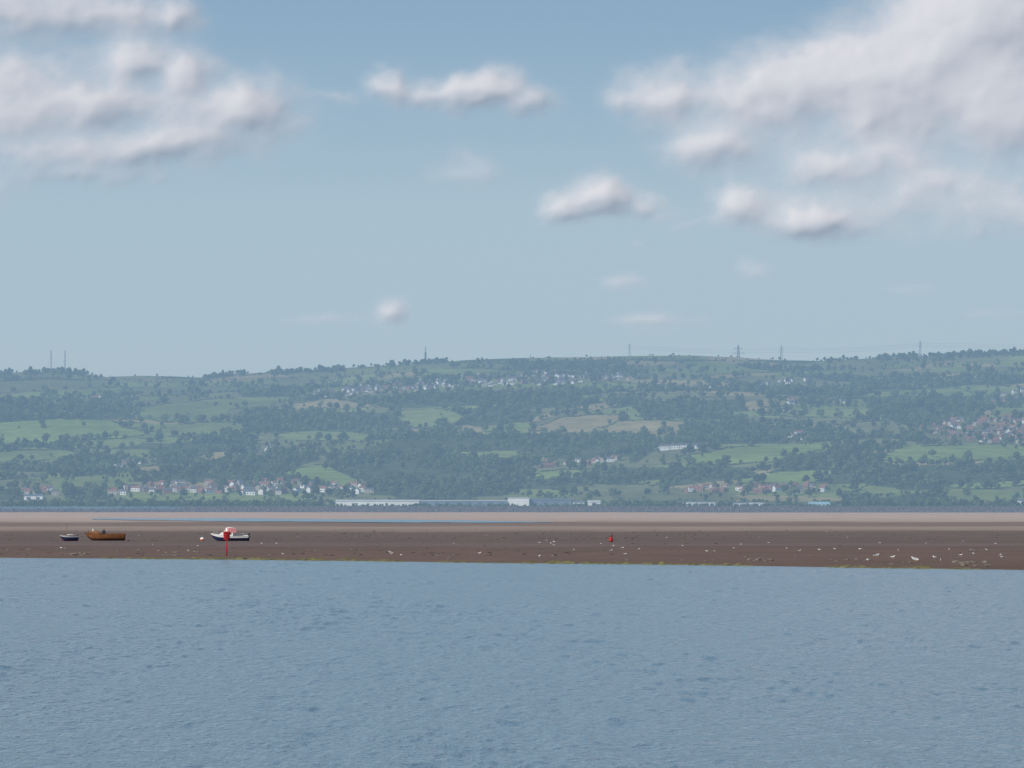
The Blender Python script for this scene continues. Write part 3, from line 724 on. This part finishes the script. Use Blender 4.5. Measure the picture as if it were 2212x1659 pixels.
mb.add(vs,fs,[0 if f[0]//n==2 else (1 if (f[0]%n) in(0,1,4,5) else 0) for f in fs]);mb.obj('spray_canopy',[c_wh,c_pk],True,E)
mb=MB();mb.box(-4.9,-4.45,-.25,.25,.9,1.95,0);mb.bar((-4.7,0,.1),(-4.7,0,1),.1,0,6)
for i in range(5): mb.bar((-4.2+i*.8,-1.25,1.3),(-4.2+i*.8,-1.25,1.9),.025,1,4)
mb.bar((-4.2,-1.25,1.9),(-1,-1.25,1.9),.025,1,4)
for i in range(4): mb.bar((3.0+i*.45,-.7+i*.2,1.75+i*.08),(3.0+i*.45,-.7+i*.2,2.3+i*.08),.025,1,4)
mb.bar((3,-.7,2.3),(4.4,-.1,2.55),.025,1,4);mb.obj('outboard_and_rails',[c_dk,c_wh],False,E)
# mooring buoys
def ball(mb,cx,cz,r,m,n=12,flat=1):
    rg=[]
    vs=[];k3=8
    for k2 in range(1,k3):
        th=math.pi*k2/k3
        for i in range(n):
            a=2*math.pi*i/n;vs.append((cx+r*math.sin(th)*math.cos(a),r*math.sin(th)*math.sin(a),cz+r*flat*math.cos(th)))
    t=len(vs);vs+=[(cx,0,cz+r*flat),(cx,0,cz-r*flat)]
    fs=[(k2*n+i,(k2+1)*n+i,(k2+1)*n+(i+1)%n,k2*n+(i+1)%n) for k2 in range(k3-2) for i in range(n)]+[(t,i,(i+1)%n) for i in range(n)]+[(t+1,(k3-2)*n+(i+1)%n,(k3-2)*n+i) for i in range(n)]
    mb.add(vs,fs,[m if f[0]<n*3 or f[0]==t else (m+1) for f in fs])
x,y,z=mudY(437,1168);mb=MB();ball(mb,0,.5,.5,0);mb.bar((0,0,.95),(0,0,1.15),.07,2,6);mb.bar((-.1,0,1.15),(.1,0,1.15),.04,2,5)
mb.obj('mooring_buoy',[c_wh,c_org,c_dk],True,loc=(x,y,z-.05))
x,y,z=mudY(1319,1171);E=link(bpy.data.objects.new('red_channel_buoy',None));E.location=(x,y,z-.05);E.rotation_euler=(.1,.12,0)
mb=MB()
for a,b2,r1,r2,mm in((0,.25,.45,.55,1),(.25,.75,.55,.55,0),(.75,1.35,.5,.28,0),(1.35,1.75,.28,.2,1)): mb.bar((0,0,a),(0,0,b2),r1,mm,12,r2)
mb.obj('float_body',[c_red,c_dk],True,E)
mb=MB();mb.bar((0,0,1.7),(0,0,1.9),.05,0,6);mb.bar((0,0,1.85),(0,0,2.0),.16,0,8);mb.obj('topmark',[c_red],False,E)
# red perch (post with basket topmark)
x,y,z=mudY(490,1202);E=link(bpy.data.objects.new('red_channel_marker_post',None));E.location=(x,y,z)
mb=MB();mb.bar((0,0,-.2),(-.06,0,4.4),.12,0,10,.10);mb.obj('post',[c_red],True,E)
mb=MB()
zz0,zz1,R0=3.1,4.75,.60
for i in range(14):
    a=2*math.pi*i/14;mb.bar((R0*.8*math.cos(a),R0*.8*math.sin(a),zz0),(R0*math.cos(a),R0*math.sin(a),zz1-.3),.06,0,4)
for zz,rr in((zz0,.8),(3.5,.87),(3.95,.93),(zz1-.3,1.)):
    for i in range(14):
        a=2*math.pi*i/14;c2=2*math.pi*(i+1)/14;mb.bar((R0*rr*math.cos(a),R0*rr*math.sin(a),zz),(R0*rr*math.cos(c2),R0*rr*math.sin(c2),zz),.06,0,4)
mb.box(-.45,.45,-.03,.03,3.3,4.5,0);mb.box(-.03,.03,-.45,.45,3.3,4.5,0)
mb.bar((-.3,0,4.4),(-.3,0,4.95),.08,0,6);mb.bar((.25,0,2.75),(0,0,3.1),.07,0,5)
mb.obj('basket_topmark',[c_red],False,E)
# ---------------------------------------------------------------- clouds
RC=60000.
blobs=[ # px,py,rx,ry_up,ry_down,amp
(60,30,250,90,50,1.0),(250,45,130,50,40,.85),(390,38,55,42,38,1.0),
(60,170,190,70,70,.8),(300,135,65,50,42,1.1),(200,225,130,48,48,1.3),(405,165,75,50,45,1.1),(535,235,105,64,52,1.3),(440,235,110,50,55,.85),
(40,265,150,60,60,.85),(310,318,120,34,38,1.1),(100,345,190,45,45,.75),(440,300,130,40,40,.6),(180,388,220,24,18,.5),
(850,190,50,38,36,1.05),(940,208,70,32,32,.85),(1040,205,100,46,36,1.1),(1145,232,62,34,28,.9),(720,205,90,14,14,.35),
(1000,372,75,44,34,.5),(1300,428,72,50,38,1.3),(1222,448,55,32,28,.95),(1405,445,45,28,26,.8),(1310,466,135,16,12,.7),
(2130,40,200,140,120,1.7),(2010,165,200,120,90,1.5),(1810,175,180,88,75,1.25),(1640,205,165,72,64,1.1),(1450,212,120,64,50,.95),(1350,225,60,26,22,.45),
(2180,240,180,95,80,1.1),(1920,235,160,65,60,1.05),(1540,332,92,50,46,1.1),(1800,365,110,50,42,.95),(1590,450,62,46,42,1.15),(1760,486,120,42,30,1.3),(1900,350,120,48,50,.75),
(2080,400,140,55,45,.75),(2180,470,110,55,40,.7),(1500,492,80,11,10,.35),(1950,300,430,85,75,.60),(2020,440,320,100,72,.62),(190,240,400,130,125,.55),(1620,260,220,65,55,.42),
(842,675,34,30,24,.85),(1345,612,52,20,18,.42),(1400,693,82,14,12,.38),(1510,690,32,9,9,.35),(1630,588,44,26,22,.40),(700,690,110,11,9,.32),(1380,535,22,8,8,.38),(1960,628,70,15,13,.32),(2150,680,80,13,11,.3),
(-350,180,260,150,150,1.1),(-150,420,160,40,40,.7),(2500,160,260,160,170,1.2),(2450,500,180,60,60,.8),(-300,650,120,25,20,.5),(2600,690,160,20,18,.4)]
gx=np.arange(-700,2900,4.);gy=np.arange(-260,800,4.)
GY,GX=np.meshgrid(gy,gx,indexing='ij')
sm=np.clip((GY-480)/150,0,1);wk=1-.65*sm
def puff(x,y,s,o): # rounded cauliflower noise
    r=0;a=1;t=0
    for i in range(o):
        r=r+a*(1-np.abs(2*vnoise(x*2**i,y*2**i,s+i)-1));t+=a;a*=.5
    return r/t
wxp=GX+((fbm(GX/120,GY/90,201,3)-.5)*60+(fbm(GX/34,GY/28,207,4,.6)-.5)*48)*wk;wyp=GY+((fbm(GX/120+40,GY/90,203,3)-.5)*36+(fbm(GX/34+7,GY/28,209,4,.6)-.5)*42)*wk
V=np.zeros(GX.shape)
for (a,b2,rx,ru,rd,am) in blobs:
    dy=wyp-b2;ry=np.where(dy<0,ru,rd);V+=(am*np.exp(-((wxp-a)/rx)**2-(dy/ry)**2))**2.2
V=V**(1/2.2)
nz=fbm(GX/90,GY/60,211,7,.6);pf=puff(wxp/80,wyp/60,231,4)
D=V+((nz-.5)*.75+(pf-.55)*.4)*np.clip(V*1.6,0,1)
A=.42*ss(.06,.50,D)+.54*ss(.36,1.10,D)
Hh=np.clip(V,0,1.7)*150+pf*75*np.clip(V,0,1)+(nz-.5)*90
def blur(a,n):
    for _ in range(n):
        b=np.pad(a,1,mode='edge')
        a=(b[1:-1,1:-1]*4+2*(b[:-2,1:-1]+b[2:,1:-1]+b[1:-1,:-2]+b[1:-1,2:])+b[:-2,:-2]+b[2:,2:]+b[:-2,2:]+b[2:,:-2])/16
    return a
Hh=.30*blur(Hh,5)+.70*blur(Hh,60)
A=.72*blur(A,1)+.28*blur(A,20)
az=np.arctan((GX-CX)/F);R_=RC-Hh*1.35
co=np.stack([R_*np.sin(az),R_*np.cos(az),CH+(HY-GY)/F*RC],-1).reshape(-1,3)
fc=grid_faces(len(gy),len(gx));Af=A.ravel();keep=Af[fc].max(1)>.004;fc=fc[keep][:,::-1]
m,nt,out=newmat('cloud_vapour');L=nt.links
at=nt.nodes.new('ShaderNodeAttribute');at.attribute_name='dens'
df=nt.nodes.new('ShaderNodeBsdfDiffuse');df.inputs[0].default_value=(.375,.36,.36,1)
em=nt.nodes.new('ShaderNodeEmission');em.inputs[0].default_value=(.36,.385,.445,1);em.inputs[1].default_value=.60  # bluish glow added to the clouds as fill for their shadowed sides
ad=nt.nodes.new('ShaderNodeAddShader');L.new(df.outputs[0],ad.inputs[0]);L.new(em.outputs[0],ad.inputs[1])
tr=nt.nodes.new('ShaderNodeBsdfTransparent');mx=nt.nodes.new('ShaderNodeMixShader')
L.new(at.outputs['Fac'],mx.inputs[0]);L.new(tr.outputs[0],mx.inputs[1]);L.new(ad.outputs[0],mx.inputs[2]);L.new(mx.outputs[0],out.inputs[0])
me=np_mesh('clouds',co,fc,[m],smooth=True)
ca=me.attributes.new('dens','FLOAT','POINT');ca.data.foreach_set('value',Af.astype(np.float32)) if len(me.vertices)==len(Af) else print('VERT MISMATCH')
link(bpy.data.objects.new('clouds',me))
# ---------------------------------------------------------------- world, sun, camera
SE=math.radians(34);SD=Vector((-.66*math.cos(SE),-.75*math.cos(SE),math.sin(SE))).normalized()
rot=math.atan2(SD.x,SD.y)
w=bpy.data.worlds.new('World');sc.world=w;w.use_nodes=True;nt=w.node_tree;nt.nodes.clear();L=nt.links
sk=nt.nodes.new('ShaderNodeTexSky');sk.sky_type='NISHITA';sk.sun_disc=False;sk.sun_elevation=SE;sk.sun_rotation=rot%(2*math.pi);sk.air_density=1.0;sk.dust_density=1.0;sk.ozone_density=1.5
bg=nt.nodes.new('ShaderNodeBackground');bg.inputs[1].default_value=.10;wo=nt.nodes.new('ShaderNodeOutputWorld')
tc=nt.nodes.new('ShaderNodeTexCoord');sx=nt.nodes.new('ShaderNodeSeparateXYZ');L.new(tc.outputs['Generated'],sx.inputs[0])
mr=nt.nodes.new('ShaderNodeMapRange');mr.inputs[1].default_value=0;mr.inputs[2].default_value=.10;L.new(sx.outputs['Z'],mr.inputs[0])
# low-altitude haze layer over the Nishita sky (elevation only)
rp=nt.nodes.new('ShaderNodeValToRGB');L.new(mr.outputs[0],rp.inputs[0]);e=rp.color_ramp.elements
hz=[(0,(3.6,4.7,5.75)),(.25,(3.95,5.2,6.2)),(.50,(3.8,5.15,6.25)),(.72,(2.85,4.3,5.75)),(1,(2.0,3.4,5.1))]
e[0].position=0;e[0].color=(*[c/10 for c in hz[0][1]],1);e[1].position=1;e[1].color=(*[c/10 for c in hz[-1][1]],1)
for p,c in hz[1:-1]:
    x=e.new(p);x.color=(*[q/10 for q in c],1)
vs_=nt.nodes.new('ShaderNodeVectorMath');vs_.operation='SCALE';vs_.inputs['Scale'].default_value=10;L.new(rp.outputs[0],vs_.inputs[0])
mf=nt.nodes.new('ShaderNodeMapRange');mf.inputs[1].default_value=.09;mf.inputs[2].default_value=.40;mf.inputs[3].default_value=.92;mf.inputs[4].default_value=0;L.new(sx.outputs['Z'],mf.inputs[0])
mxx=nt.nodes.new('ShaderNodeMix');mxx.data_type='RGBA';L.new(mf.outputs[0],mxx.inputs['Factor'])
ca_=[s for s in mxx.inputs if s.type=='RGBA'];L.new(sk.outputs[0],ca_[0]);L.new(vs_.outputs[0],ca_[1])
L.new([s for s in mxx.outputs if s.type=='RGBA'][0],bg.inputs[0]);L.new(bg.outputs[0],wo.inputs[0])
sl=bpy.data.lights.new('sun','SUN');sl.energy=3.6;sl.angle=math.radians(.5);sl.color=(1,.93,.83)
so=link(bpy.data.objects.new('sun',sl));so.rotation_euler=(-SD).to_track_quat('-Z','Y').to_euler();so.location=(0,0,500)
cam=bpy.data.cameras.new('camera');cam.sensor_width=36;cam.lens=36*F/2212;cam.clip_start=1;cam.clip_end=200000
co_=link(bpy.data.objects.new('camera',cam));co_.location=(0,0,CH);co_.rotation_euler=(math.radians(90)+math.atan((HY-829.5)/F),0,0)
sc.camera=co_
sc.view_settings.view_transform='Standard';sc.view_settings.look='None';sc.view_settings.exposure=0
